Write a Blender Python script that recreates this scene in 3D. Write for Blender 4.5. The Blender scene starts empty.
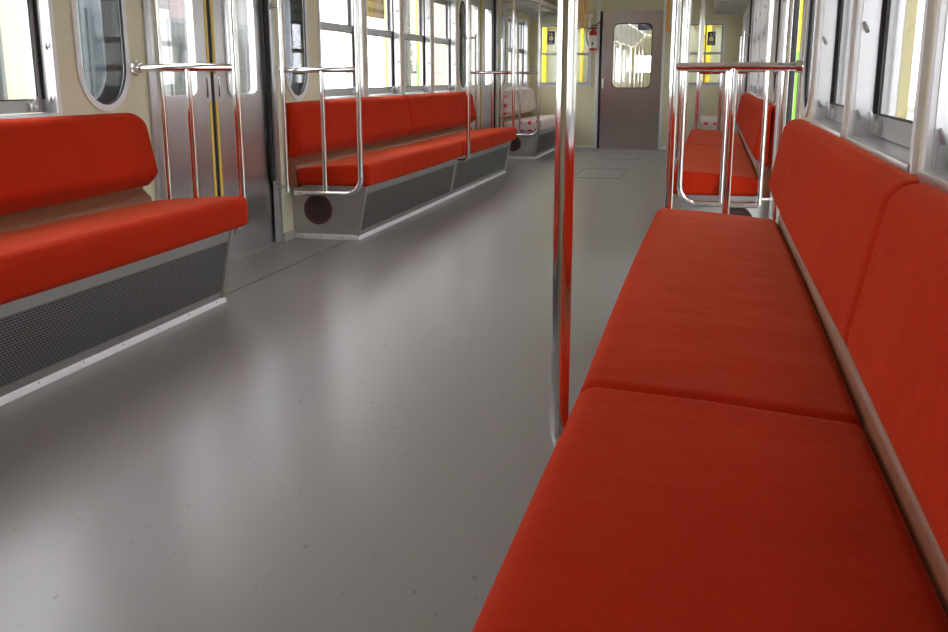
import bpy, bmesh, math, random
from mathutils import Vector, Matrix
random.seed(7)
sc = bpy.context.scene
COL = sc.collection
PI = math.pi

# ------------------------------------------------------------------ camera
FPX = 1000.0
F = Vector((240.5, 240.0, FPX)).normalized()          # car axis in camera space (right, up, forward)
U = Vector((0.0, FPX, -240.0)).normalized()
Rr = Vector((1, 0, 0)) - F * F.x - U * U.x
Rr.normalize()
cam_d = bpy.data.cameras.new('camera')
cam = bpy.data.objects.new('camera', cam_d)
COL.objects.link(cam)
cam_d.sensor_width = 36.0
cam_d.lens = FPX * 36.0 / 948.0
cam_d.clip_start = 0.02
right = Vector((Rr.x, F.x, U.x)); up = Vector((Rr.y, F.y, U.y)); fwd = Vector((Rr.z, F.z, U.z))
cam.matrix_world = Matrix(((right.x, up.x, -fwd.x, 1.05), (right.y, up.y, -fwd.y, 0.0),
                           (right.z, up.z, -fwd.z, 0.95), (0, 0, 0, 1)))
sc.camera = cam

# ------------------------------------------------------------------ world, exposure
w = bpy.data.worlds.new('overcast_sky'); sc.world = w; w.use_nodes = True
bg = w.node_tree.nodes['Background']
bg.inputs[0].default_value = (0.96, 0.98, 1.0, 1)
bg.inputs[1].default_value = 3.2
sc.view_settings.view_transform = 'Standard'
sc.view_settings.look = 'None'
sc.view_settings.gamma = 1.0
sc.view_settings.use_curve_mapping = False
sc.view_settings.exposure = 1.36
sc.cycles.use_denoising = True
sc.cycles.max_bounces = 14
sc.cycles.diffuse_bounces = 8
sc.cycles.transparent_max_bounces = 24
sc.cycles.sample_clamp_indirect = 12

# ------------------------------------------------------------------ materials
def nt(name):
    m = bpy.data.materials.new(name); m.use_nodes = True
    t = m.node_tree
    return m, t, t.nodes['Principled BSDF']

def N(t, kind, **kw):
    n = t.nodes.new(kind)
    for k, v in kw.items():
        if k in n.inputs.keys(): n.inputs[k].default_value = v
        else: setattr(n, k, v)
    return n

def plain(name, col, rough=0.5, metal=0.0, var=0.06, scale=18.0, bump=0.0, bscale=120.0, spec=0.5, stretch=None, coat=0.0):
    m, t, b = nt(name)
    tc = N(t, 'ShaderNodeTexCoord')
    src = tc.outputs['Object']
    if stretch:
        mp = N(t, 'ShaderNodeMapping'); mp.inputs['Scale'].default_value = stretch
        t.links.new(src, mp.inputs[0]); src = mp.outputs[0]
    n = N(t, 'ShaderNodeTexNoise', Scale=scale, Detail=4.0)
    t.links.new(src, n.inputs['Vector'])
    mx = N(t, 'ShaderNodeMix', data_type='RGBA')
    mx.inputs[6].default_value = (*[c * (1 - var) for c in col], 1)
    mx.inputs[7].default_value = (*[min(1, c * (1 + var)) for c in col], 1)
    t.links.new(n.outputs['Fac'], mx.inputs[0]); t.links.new(mx.outputs[2], b.inputs['Base Color'])
    mr = N(t, 'ShaderNodeMapRange'); mr.inputs[3].default_value = rough * 0.85; mr.inputs[4].default_value = min(1, rough * 1.15)
    t.links.new(n.outputs['Fac'], mr.inputs[0]); t.links.new(mr.outputs[0], b.inputs['Roughness'])
    b.inputs['Metallic'].default_value = metal
    b.inputs['Specular IOR Level'].default_value = spec
    b.inputs['Coat Weight'].default_value = coat
    b.inputs['Coat Roughness'].default_value = 0.08
    if bump:
        n2 = N(t, 'ShaderNodeTexNoise', Scale=bscale, Detail=3.0); t.links.new(src, n2.inputs['Vector'])
        bp = N(t, 'ShaderNodeBump', Strength=bump, Distance=0.01)
        t.links.new(n2.outputs['Fac'], bp.inputs['Height']); t.links.new(bp.outputs[0], b.inputs['Normal'])
    return m

def moquette(name, col, dots=False):
    m, t, b = nt(name)
    tc = N(t, 'ShaderNodeTexCoord')
    n = N(t, 'ShaderNodeTexNoise', Scale=2.6, Detail=5.0); t.links.new(tc.outputs['Object'], n.inputs['Vector'])
    f = N(t, 'ShaderNodeTexNoise', Scale=420.0, Detail=2.0); t.links.new(tc.outputs['Object'], f.inputs['Vector'])
    mx = N(t, 'ShaderNodeMix', data_type='RGBA')
    mx.inputs[6].default_value = (*[c * 0.86 for c in col], 1)
    mx.inputs[7].default_value = (*[c * 1.12 for c in col], 1)
    t.links.new(n.outputs['Fac'], mx.inputs[0])
    mx2 = N(t, 'ShaderNodeMix', data_type='RGBA'); mx2.inputs[0].default_value = 0.35; mx2.blend_type = 'OVERLAY'
    t.links.new(mx.outputs[2], mx2.inputs[6]); t.links.new(f.outputs['Fac'], mx2.inputs[7])
    out = mx2.outputs[2]
    if dots:
        mp = N(t, 'ShaderNodeMapping'); mp.inputs['Location'].default_value = (0.35, 0.2, 0.15)
        t.links.new(tc.outputs['Object'], mp.inputs[0])
        v = N(t, 'ShaderNodeTexVoronoi', Scale=10.5, Randomness=0.22); t.links.new(mp.outputs[0], v.inputs['Vector'])
        lt = N(t, 'ShaderNodeMath', operation='LESS_THAN'); lt.inputs[1].default_value = 0.24
        t.links.new(v.outputs['Distance'], lt.inputs[0])
        sx = N(t, 'ShaderNodeSeparateXYZ'); t.links.new(tc.outputs['Object'], sx.inputs[0])
        ly = N(t, 'ShaderNodeMath', operation='LESS_THAN'); ly.inputs[1].default_value = 11.90
        t.links.new(sx.outputs['Y'], ly.inputs[0])
        mu = N(t, 'ShaderNodeMath', operation='MULTIPLY'); t.links.new(lt.outputs[0], mu.inputs[0]); t.links.new(ly.outputs[0], mu.inputs[1])
        mx3 = N(t, 'ShaderNodeMix', data_type='RGBA'); mx3.inputs[7].default_value = (0.62, 0.03, 0.07, 1)
        t.links.new(out, mx3.inputs[6]); t.links.new(mu.outputs[0], mx3.inputs[0]); out = mx3.outputs[2]
    t.links.new(out, b.inputs['Base Color'])
    b.inputs['Roughness'].default_value = 0.9
    b.inputs['Specular IOR Level'].default_value = 0.08
    b.inputs['Sheen Weight'].default_value = 0.35 if not dots else .2
    b.inputs['Sheen Roughness'].default_value = 0.30
    b.inputs['Sheen Tint'].default_value = (1, 0.30, 0.14, 1) if not dots else (1, 1, 1, 1)
    bp = N(t, 'ShaderNodeBump', Strength=0.35, Distance=0.0015)
    t.links.new(f.outputs['Fac'], bp.inputs['Height'])
    n3 = N(t, 'ShaderNodeTexNoise', Scale=6.0, Detail=3.0); t.links.new(tc.outputs['Object'], n3.inputs['Vector'])
    bp2 = N(t, 'ShaderNodeBump', Strength=0.25, Distance=0.03)
    t.links.new(n3.outputs['Fac'], bp2.inputs['Height']); t.links.new(bp.outputs[0], bp2.inputs['Normal'])
    t.links.new(bp2.outputs[0], b.inputs['Normal'])
    return m

def floor_mat():
    m, t, b = nt('floor_vinyl')
    tc = N(t, 'ShaderNodeTexCoord')
    n = N(t, 'ShaderNodeTexNoise', Scale=0.9, Detail=3.0, Roughness=0.45); t.links.new(tc.outputs['Object'], n.inputs['Vector'])
    mx = N(t, 'ShaderNodeMix', data_type='RGBA')
    mx.inputs[6].default_value = (0.205, 0.197, 0.197, 1); mx.inputs[7].default_value = (0.240, 0.231, 0.230, 1)
    t.links.new(n.outputs['Fac'], mx.inputs[0])
    # small dark scuffs with a shape of their own
    mp = N(t, 'ShaderNodeMapping'); mp.inputs['Scale'].default_value = (60, 22, 1); mp.inputs['Rotation'].default_value = (0, 0, 0.6)
    t.links.new(tc.outputs['Object'], mp.inputs[0])
    s = N(t, 'ShaderNodeTexNoise', Scale=1.0, Detail=2.0); t.links.new(mp.outputs[0], s.inputs['Vector'])
    r = N(t, 'ShaderNodeMapRange'); r.inputs[1].default_value = 0.69; r.inputs[2].default_value = 0.75; r.inputs[3].default_value = 0; r.inputs[4].default_value = 0.6
    t.links.new(s.outputs['Fac'], r.inputs[0])
    mx2 = N(t, 'ShaderNodeMix', data_type='RGBA'); mx2.inputs[7].default_value = (0.06, 0.06, 0.06, 1)
    t.links.new(mx.outputs[2], mx2.inputs[6]); t.links.new(r.outputs[0], mx2.inputs[0])
    t.links.new(mx2.outputs[2], b.inputs['Base Color'])
    b.inputs['Roughness'].default_value = 0.31
    b.inputs['Specular IOR Level'].default_value = 0.6
    f = N(t, 'ShaderNodeTexNoise', Scale=45.0, Detail=3.0); t.links.new(tc.outputs['Object'], f.inputs['Vector'])
    mp2 = N(t, 'ShaderNodeMapping'); mp2.inputs['Scale'].default_value = (260, 9, 1); mp2.inputs['Rotation'].default_value = (0, 0, -0.5)
    t.links.new(tc.outputs['Object'], mp2.inputs[0])
    s2 = N(t, 'ShaderNodeTexNoise', Scale=1.0, Detail=2.0); t.links.new(mp2.outputs[0], s2.inputs['Vector'])
    ad = N(t, 'ShaderNodeMath', operation='ADD'); t.links.new(s2.outputs['Fac'], ad.inputs[0]); t.links.new(f.outputs['Fac'], ad.inputs[1])
    bp = N(t, 'ShaderNodeBump', Strength=0.10, Distance=0.001)
    t.links.new(ad.outputs[0], bp.inputs['Height']); t.links.new(bp.outputs[0], b.inputs['Normal'])
    return m

def perforated():
    m, t, b = nt('perforated_steel')
    tc = N(t, 'ShaderNodeTexCoord')
    sx = N(t, 'ShaderNodeSeparateXYZ'); t.links.new(tc.outputs['Object'], sx.inputs[0])
    cx = N(t, 'ShaderNodeCombineXYZ'); t.links.new(sx.outputs['Y'], cx.inputs[0]); t.links.new(sx.outputs['Z'], cx.inputs[1])
    br = N(t, 'ShaderNodeTexBrick'); br.offset = 0.5
    br.inputs['Scale'].default_value = 1.0
    br.inputs['Brick Width'].default_value = 0.0165; br.inputs['Row Height'].default_value = 0.0092
    br.inputs['Mortar Size'].default_value = 0.0022; br.inputs['Mortar Smooth'].default_value = 0.15
    br.inputs['Color1'].default_value = (0.012, 0.012, 0.013, 1); br.inputs['Color2'].default_value = (0.016, 0.016, 0.017, 1)
    br.inputs['Mortar'].default_value = (0.30, 0.30, 0.31, 1)
    t.links.new(cx.outputs[0], br.inputs['Vector'])
    t.links.new(br.outputs['Color'], b.inputs['Base Color'])
    t.links.new(br.outputs['Fac'], b.inputs['Metallic'])
    b.inputs['Roughness'].default_value = 0.42
    bp = N(t, 'ShaderNodeBump', Strength=0.5, Distance=0.002)
    t.links.new(br.outputs['Fac'], bp.inputs['Height']); t.links.new(bp.outputs[0], b.inputs['Normal'])
    return m

def glass(name, tint=(0.955, 0.955, 0.96)):
    m = bpy.data.materials.new(name); m.use_nodes = True
    t = m.node_tree; t.nodes.clear()
    o = N(t, 'ShaderNodeOutputMaterial'); tr = N(t, 'ShaderNodeBsdfTransparent'); gl = N(t, 'ShaderNodeBsdfGlossy')
    tr.inputs[0].default_value = (*tint, 1); gl.inputs['Roughness'].default_value = 0.02
    lw = N(t, 'ShaderNodeLayerWeight', Blend=0.5)
    pw = N(t, 'ShaderNodeMath', operation='POWER'); pw.inputs[1].default_value = 5.0; t.links.new(lw.outputs['Facing'], pw.inputs[0])
    fr = N(t, 'ShaderNodeMath', operation='MULTIPLY_ADD'); fr.inputs[1].default_value = 0.9; fr.inputs[2].default_value = 0.04
    t.links.new(pw.outputs[0], fr.inputs[0])
    no = N(t, 'ShaderNodeTexNoise', Scale=3.0)
    bp = N(t, 'ShaderNodeBump', Strength=0.02, Distance=0.01); t.links.new(no.outputs['Fac'], bp.inputs['Height']); t.links.new(bp.outputs[0], gl.inputs['Normal'])
    mx = N(t, 'ShaderNodeMixShader')
    t.links.new(fr.outputs[0], mx.inputs[0]); t.links.new(tr.outputs[0], mx.inputs[1]); t.links.new(gl.outputs[0], mx.inputs[2])
    t.links.new(mx.outputs[0], o.inputs[0])
    return m

def livery(name):
    m, t, b = nt(name)
    tc = N(t, 'ShaderNodeTexCoord'); sx = N(t, 'ShaderNodeSeparateXYZ'); t.links.new(tc.outputs['Object'], sx.inputs[0])
    gt = N(t, 'ShaderNodeMath', operation='GREATER_THAN'); gt.inputs[1].default_value = 1.07
    t.links.new(sx.outputs['Z'], gt.inputs[0])
    no = N(t, 'ShaderNodeTexNoise', Scale=6.0); t.links.new(tc.outputs['Object'], no.inputs['Vector'])
    mx = N(t, 'ShaderNodeMix', data_type='RGBA')
    mx.inputs[6].default_value = (0.30, 0.62, 0.05, 1); mx.inputs[7].default_value = (0.86, 0.72, 0.03, 1)
    t.links.new(gt.outputs[0], mx.inputs[0]); t.links.new(mx.outputs[2], b.inputs['Base Color'])
    b.inputs['Roughness'].default_value = 0.35
    return m

M = dict(
    red=moquette('red_moquette', (0.45, 0.024, 0.0065)),
    pink=moquette('pale_moquette', (0.62, 0.52, 0.47), dots=True),
    floor=floor_mat(),
    wall=plain('cream_panel', (0.70, 0.67, 0.50), 0.45, var=0.02),
    endwall=plain('shade_tinted_cream_panel', (0.66, 0.63, 0.43), 0.45, var=0.02),  # cream turned olive: shading of the far end put into the colour
    ceil=plain('white_ceiling', (0.80, 0.79, 0.74), 0.6, var=0.02),
    steel=plain('brushed_stainless', (0.60, 0.585, 0.59), 0.30, 1.0, var=0.05, scale=5, bump=0.04, stretch=(3, 3, 60)),
    dsteel=plain('dull_stainless', (0.52, 0.51, 0.515), 0.42, 1.0, var=0.08, scale=6, bump=0.03),
    chrome=plain('polished_chrome', (0.88, 0.87, 0.88), 0.10, 1.0, var=0.01),
    alu=plain('satin_aluminium', (0.66, 0.665, 0.69), 0.34, 0.85, var=0.03),
    aluw=plain('pale_anodised_aluminium', (0.80, 0.81, 0.84), 0.45, 0.25, var=0.02),
    sash=plain('grey_sash_aluminium', (0.46, 0.47, 0.48), 0.40, 0.6, var=0.04),
    rubber=plain('black_rubber', (0.025, 0.025, 0.027), 0.6, var=0.1),
    brown=plain('brown_laminate', (0.24, 0.090, 0.048), 0.36, var=0.12, scale=30, bump=0.03, bscale=25, spec=0.22),
    yellow=plain('yellow_paint', (0.90, 0.74, 0.04), 0.4),
    pyellow=plain('haze_paled_yellow_paint', (0.90, 0.80, 0.36), 0.5),  # body yellow paled in the colour to imitate haze at the windows
    lime=plain('lime_paint', (0.45, 0.70, 0.08), 0.4),
    syellow=plain('yellow_safety_strip', (0.78, 0.55, 0.07), 0.45),
    livery=livery('yellow_and_green_livery'),
    dark=plain('dark_cavity', (0.10, 0.105, 0.11), 0.7, var=0.2),
    white=plain('white_plastic', (0.82, 0.82, 0.80), 0.4),
    ventred=plain('dull_red_grille', (0.10, 0.026, 0.026), 0.5),
    black=plain('black_plastic', (0.02, 0.02, 0.022), 0.4),
    exred=plain('extinguisher_red', (0.55, 0.03, 0.04), 0.3),
    orange=plain('orange_plastic', (0.85, 0.36, 0.07), 0.4),
    navy=plain('navy_print', (0.03, 0.035, 0.08), 0.4),
    cream=plain('cream_print', (0.85, 0.78, 0.60), 0.4),
    greyp=plain('grey_plastic', (0.42, 0.40, 0.38), 0.5),
    glass=glass('window_glass'),
    darkglass=glass('pocket_glass', (0.81, 0.83, 0.86)),
    perf=perforated(),
    concrete=plain('pale_concrete', (0.45, 0.44, 0.42), 0.85, var=0.12, scale=2),
    pinkwall=plain('pale_pink_siding', (0.20, 0.165, 0.170), 0.8, var=0.05),
    greywall=plain('grey_siding', (0.17, 0.17, 0.175), 0.8, var=0.08),
    palewall=plain('pale_cream_siding', (0.30, 0.29, 0.25), 0.8, var=0.05),
    signgrey=plain('sign_grey', (0.055, 0.055, 0.06), 0.5),
    signdark=plain('sign_dark_grey', (0.035, 0.035, 0.038), 0.5),
    palegrey=plain('pale_grey_green_paint', (0.46, 0.48, 0.44), 0.5),
    teal=plain('teal_sheet', (0.12, 0.42, 0.42), 0.6),
    leaf=plain('hedge_green', (0.18, 0.26, 0.14), 0.8, var=0.4, scale=8),
    paper=plain('notice_paper', (0.52, 0.46, 0.50), 0.7, var=0.05),
    redink=plain('faded_red_ink', (0.30, 0.17, 0.19), 0.7),
)

# ------------------------------------------------------------------ mesh helpers
class MB:
    def __init__(s): s.bm = bmesh.new()
    def box(s, x0, x1, y0, y1, z0, z1, bev=0.0):
        b = bmesh.new()
        bmesh.ops.create_cube(b, size=1.0)
        for v in b.verts:
            v.co = Vector(((x0 + x1) / 2 + v.co.x * abs(x1 - x0), (y0 + y1) / 2 + v.co.y * abs(y1 - y0), (z0 + z1) / 2 + v.co.z * abs(z1 - z0)))
        if bev: bmesh.ops.bevel(b, geom=list(b.edges), offset=bev, segments=2, profile=0.5, affect='EDGES')
        s._join(b); return s
    def _join(s, b):
        me = bpy.data.meshes.new('tmp'); b.to_mesh(me); b.free(); s.bm.from_mesh(me); bpy.data.meshes.remove(me)
    def tube(s, pts, r, seg=16, caps=True):
        pts = [Vector(p) for p in pts]; rings = []
        ref = None
        for i, p in enumerate(pts):
            d = (pts[min(i + 1, len(pts) - 1)] - pts[max(i - 1, 0)]).normalized()
            if ref is None:
                ref = Vector((0, 0, 1)) if abs(d.z) < 0.9 else Vector((0, 1, 0))
            n1 = (ref - d * ref.dot(d)).normalized(); ref = n1
            n2 = d.cross(n1)
            rr = r[i] if isinstance(r, (list, tuple)) else r
            rings.append([s.bm.verts.new(p + (n1 * math.cos(2 * PI * k / seg) + n2 * math.sin(2 * PI * k / seg)) * rr) for k in range(seg)])
        for a, b in zip(rings, rings[1:]):
            for k in range(seg): s.bm.faces.new((a[k], a[(k + 1) % seg], b[(k + 1) % seg], b[k]))
        if caps:
            s.bm.faces.new(list(reversed(rings[0]))); s.bm.faces.new(rings[-1])
        return s
    def prism(s, prof, y0, y1):
        """prof: list of (x,z); swept along y"""
        a = [s.bm.verts.new((x, y0, z)) for x, z in prof]; b = [s.bm.verts.new((x, y1, z)) for x, z in prof]
        n = len(prof)
        for k in range(n): s.bm.faces.new((a[k], a[(k + 1) % n], b[(k + 1) % n], b[k]))
        s.bm.faces.new(list(reversed(a))); s.bm.faces.new(b); return s
    def plate(s, loops, th, fn):
        """2-D outline with holes, thickness th, mapped to space by fn(u, v, w)"""
        b = bmesh.new()
        for lp in loops:
            vs = [b.verts.new((u, v, 0)) for u, v in lp]
            for k in range(len(vs)): b.edges.new((vs[k], vs[(k + 1) % len(vs)]))
        bmesh.ops.triangle_fill(b, use_beauty=True, use_dissolve=False, edges=list(b.edges))
        if th:
            g = bmesh.ops.extrude_face_region(b, geom=list(b.faces))
            for v in [e for e in g['geom'] if isinstance(e, bmesh.types.BMVert)]: v.co.z += th
        for v in b.verts: v.co = Vector(fn(*v.co))
        s._join(b); return s
    def cushion(s, prof, y0, y1, r, n=6, crown=0.0, ny=24, drop=(0, 0)):
        """soft block: closed rounded (x,z) profile swept along y with rounded ends"""
        P = [Vector((x, z)) for x, z in prof]; m = len(P)
        area = sum(P[k].x * P[(k + 1) % m].y - P[(k + 1) % m].x * P[k].y for k in range(m))
        sg = 1 if area > 0 else -1
        nor = []
        for k in range(m):
            e = (P[(k + 1) % m] - P[k - 1]).normalized(); nor.append(Vector((-e.y, e.x)) * sg)
        st = []
        for i in range(n + 1):
            a = PI / 2 * i / n; st.append((y0 + r * (1 - math.cos(a)) if False else y0 + r * (1 - math.cos(a)), r * (1 - math.sin(a))))
        for i in range(1, ny): st.append((y0 + r + (y1 - y0 - 2 * r) * i / ny, -crown * math.sin(PI * i / ny)))
        for i in range(n + 1):
            a = PI / 2 * (1 - i / n); st.append((y1 - r * (1 - math.cos(a)), r * (1 - math.sin(a))))
        zl = min(p.y for p in P); zh = max(p.y for p in P); R0 = .085
        extra = [y0 + R0 * f for f in (.45, .65, .85)] + [y1 - R0 * f for f in (.45, .65, .85)]
        st = sorted(st + [(y, 0.0) for y in extra if y0 + r < y < y1 - r])
        def sq(y, z):      # rounded upper corners at the block's ends
            k = 1.0
            for d, e in ((y - y0, drop[0]), (y1 - y, drop[1])):
                if e and d < R0: k = min(k, 1 - e * .20 * (1 - math.sqrt(max(0, 1 - (1 - d / R0) ** 2))))
            return zl + (z - zl) * k
        rings = []
        for y, ins in st:
            rings.append([s.bm.verts.new((P[k].x + nor[k].x * ins, y, sq(y, P[k].y + nor[k].y * ins))) for k in range(m)])
        for a, b in zip(rings, rings[1:]):
            for k in range(m): s.bm.faces.new((a[k], a[(k + 1) % m], b[(k + 1) % m], b[k]))
        s.bm.faces.new(list(reversed(rings[0]))); s.bm.faces.new(rings[-1]); return s
    def lathe(s, prof, c, axis='z', seg=20):
        """prof: (radius, height) pairs"""
        rings = []
        for r, h in prof:
            ring = []
            for k in range(seg):
                a = 2 * PI * k / seg; p = (r * math.cos(a), r * math.sin(a), h)
                if axis == 'x': p = (p[2], p[0], p[1])
                if axis == 'y': p = (p[0], p[2], p[1])
                ring.append(s.bm.verts.new(Vector(p) + Vector(c)))
            rings.append(ring)
        for a, b in zip(rings, rings[1:]):
            for k in range(seg): s.bm.faces.new((a[k], a[(k + 1) % seg], b[(k + 1) % seg], b[k]))
        s.bm.faces.new(list(reversed(rings[0]))); s.bm.faces.new(rings[-1]); return s
    def mesh(s, name, mat, smooth=True):
        bmesh.ops.recalc_face_normals(s.bm, faces=list(s.bm.faces))
        me = bpy.data.meshes.new(name); s.bm.to_mesh(me); s.bm.free()
        me.materials.append(mat)
        if smooth:
            for p in me.polygons: p.use_smooth = True
            me.set_sharp_from_angle(angle=math.radians(38))
        return me
    def build(s, name, mat, parent=None, label=None):
        o = bpy.data.objects.new(name, s.mesh(name, mat)); COL.objects.link(o)
        if parent is not None: attach(o, parent)
        if label: o['label'] = label
        return o

def attach(o, parent):
    o.parent = parent
    o.matrix_parent_inverse = parent_inv(parent)

def parent_inv(p):
    m = Matrix.Translation(p.location) if p.parent is None else None
    if m is None:
        m = p.matrix_parent_inverse.copy()
        m = parent_world(p)
    return m.inverted()

def parent_world(p):
    loc = Matrix.Translation(p.location)
    if p.parent is None: return loc
    return parent_world(p.parent) @ p.matrix_parent_inverse @ loc

def place(name, me, loc, parent):
    o = bpy.data.objects.new(name, me); COL.objects.link(o); o.location = loc
    attach(o, parent); return o

def thing(name, label, cat, loc=(0, 0, 0), group=None, kind=None):
    o = bpy.data.objects.new(name, None); COL.objects.link(o); o.location = loc
    o.empty_display_size = 0.1
    o['label'] = label; o['category'] = cat
    if group: o['group'] = group
    if kind: o['kind'] = kind
    return o

def tag(o, label, cat, group=None, kind=None):
    o['label'] = label; o['category'] = cat
    if group: o['group'] = group
    if kind: o['kind'] = kind
    return o

def rect(y0, y1, z0, z1): return [(y0, z0), (y1, z0), (y1, z1), (y0, z1)]

def rrect(y0, y1, z0, z1, r, n=8):
    out = []
    for cx, cz, a0 in ((y1 - r, z0 + r, -PI / 2), (y1 - r, z1 - r, 0), (y0 + r, z1 - r, PI / 2), (y0 + r, z0 + r, PI)):
        for i in range(n + 1):
            a = a0 + PI / 2 * i / n
            out.append((cx + r * math.cos(a), cz + r * math.sin(a)))
    return out

def arc(c, r, a0, a1, fn, n=8):
    return [fn(c[0] + r * math.cos(a0 + (a1 - a0) * i / n), c[1] + r * math.sin(a0 + (a1 - a0) * i / n)) for i in range(n + 1)]

# ------------------------------------------------------------------ layout numbers (metres; X across, Y along the car)
HW = 1.37            # inner wall
OW = 1.475           # outer skin
YE = 13.65           # end wall
YB = -2.2
ZC = 2.15
PITCH = 6.11
DOORS = [4.735, 4.735 + PITCH]
DH = 0.645           # half door opening
WIN_Z0, WIN_Z1 = 0.81, 1.64
WINS = [(-0.06, 0.72), (0.835, 1.615), (1.73, 2.51), (2.625, 3.405),
        (6.10, 6.88), (6.99, 7.77), (7.88, 8.66), (8.77, 9.55),
        (12.10, 12.66), (12.80, 13.40)]
POCK = [(3.575, 3.895), (5.565, 5.872), (9.685, 10.005), (11.675, 11.982)]
PZ0, PZ1 = 0.835, 1.66

# ------------------------------------------------------------------ structure
def setting(o, label, cat): return tag(o, label, cat, kind='structure')

fl = MB().box(-HW - .09, HW + .09, YB, YE + .02, -0.06, 0).build('floor', M['floor'])
setting(fl, 'worn glossy grey vinyl floor running down the carriage', 'floor')
for k, (ya, yb) in enumerate(((9.62, 10.62), (11.95, 12.75))):       # inspection hatch outlines in the floor
    m_ = MB().plate([rect(-0.235, 0.225, ya, yb), rect(-0.229, 0.219, ya + .006, yb - .006)], 0.0015, lambda u, v, w: (u, v, w))
    m_.build('hatch_joint', M['dark'], fl)
    MB().box(-0.03, 0.03, ya + .06, ya + .085, 0, 0.002).build('hatch_grip', M['dsteel'], fl)
for s in (-1, 1):
    for d in DOORS:
        MB().box(s * 1.018, s * 1.026, d - .84, d + .84, 0, 0.0012).build('floor_joint', M['dark'], fl)
ce = MB().box(-HW - .1, HW + .1, YB, YE, ZC, ZC + .04).build('ceiling', M['ceil'])
setting(ce, 'plain white carriage ceiling above the seats', 'ceiling')

SN = {-1: 'left', 1: 'right'}
for s in (-1, 1):
    holes = [rect(a, b, WIN_Z0, WIN_Z1) for a, b in WINS]
    holes += [rrect(a, b, PZ0, PZ1, (b - a) / 2 - .001) for a, b in POCK]
    outer = [(YB, 0), (DOORS[0] - DH, 0), (DOORS[0] - DH, 1.85), (DOORS[0] + DH, 1.85), (DOORS[0] + DH, 0),
             (DOORS[1] - DH, 0), (DOORS[1] - DH, 1.85), (DOORS[1] + DH, 1.85), (DOORS[1] + DH, 0), (YE, 0), (YE, ZC), (YB, ZC)]
    wl = MB().plate([outer] + holes, 0.010, lambda u, v, w: (s * (HW + w), u, v)).build('wall_' + SN[s], M['wall'])
    setting(wl, 'cream panelled %s side wall of the carriage' % SN[s], 'wall')
    outer2 = [(YB, -.35)] + [(YE + .02, -.35), (YE + .02, ZC + .05), (YB, ZC + .05)]
    holes2 = [rect(a + .0, b - .0, WIN_Z0 + .0, WIN_Z1) for a, b in WINS]
    holes2 += [rrect(a - .03, b + .03, PZ0 - .03, PZ1 + .03, (b - a) / 2 + .029) for a, b in POCK]
    holes2 += [rect(d - DH, d + DH, 0, 1.85) for d in DOORS]
    sk = MB().plate([outer2] + holes2, 0.012, lambda u, v, w: (s * (OW + w - .012), u, v)).build('outer_skin', M['livery'], wl, 'yellow and green painted outer body skin')
    hl = [rect(a - .006, b + .006, WIN_Z0 - .006, WIN_Z1 + .012) for a, b in WINS]
    hl += [rrect(a + .004, b - .004, PZ0 + .004, PZ1 - .004, (b - a) / 2 - .006) for a, b in POCK]
    hl += [rect(d - DH, d + DH, .001, 1.85) for d in DOORS]
    MB().plate([[(YB, 0), (YE, 0), (YE, ZC), (YB, ZC)]] + hl, .004, lambda u, v, w: (s * (OW - .018 + w), u, v)).build('cavity_lining', M['dark'], wl)
    # skirting between benches and doors
    for d in DOORS:
        for q in (-1, 1):
            ya, yb = sorted((d + q * (DH + .04), d + q * 0.84))
            MB().box(s * HW, s * (HW - .012), ya, yb, 0, .05, .002).build('skirting', M['greyp'], wl)

# end wall with windows and door opening
DX0, DX1, DZ = -0.445, 0.37, 1.775
EW = {-1: (-1.235, -0.575), 1: (0.66, 1.13)}
holes = [rect(EW[s][0], EW[s][1], 0.84, 1.60) for s in (-1, 1)]
oe = [(-HW, 0), (DX0, 0), (DX0, DZ), (DX1, DZ), (DX1, 0), (HW, 0), (HW, ZC), (-HW, ZC)]
we = MB().plate([oe] + holes, .05, lambda u, v, w: (u, YE + w, v)).build('wall_end', M['endwall'])
setting(we, 'shade-tinted cream end wall around the gangway door', 'wall')
wb = MB().box(-HW - .1, HW + .1, YB - .03, YB, 0, ZC).build('wall_back', M['wall'])
setting(wb, 'cream wall closing the carriage behind the viewpoint', 'wall')
for k, (xa, xb) in enumerate(((-HW, DX0 - .05), (DX1 + .04, HW))):
    o = MB().box(xa, xb, YE - .012, YE, 0, .035, .003).build('baseboard_end_' + ('left' if k == 0 else 'right'), M['aluw'])
    setting(o, 'low pale metal skirting along end wall %s of gangway door' % ('left' if k == 0 else 'right'), 'baseboard')

# ceiling lamps (fluorescent troughs with milky covers)
lm_, lt_, lb_ = nt('lamp_cover')
lb_.inputs['Base Color'].default_value = (.9, .9, .85, 1)
lb_.inputs['Emission Color'].default_value = (1.0, .96, .86, 1); lb_.inputs['Emission Strength'].default_value = 0.7
for s in (-1, 1):
    for i in range(8):
        y = -1.3 + i * 1.9
        t = thing('ceiling_light', 'fluorescent ceiling lamp, %s from the back wall in the %s row' % (['first', 'second', 'third', 'fourth', 'fifth', 'sixth', 'seventh', 'eighth'][i], SN[s]), 'lamp', (s * .62, y, ZC), 'fluorescent lamps along the ceiling')
        MB().box(s * .62 - .08, s * .62 + .08, y - .66, y + .66, ZC - .03, ZC, .004).build('housing', M['white'], t)
        MB().prism([(s * .62 - .06, ZC - .03), (s * .62 - .04, ZC - .05), (s * .62 + .04, ZC - .05), (s * .62 + .06, ZC - .03)], y - .62, y + .62).build('cover', lm_, t)

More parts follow.
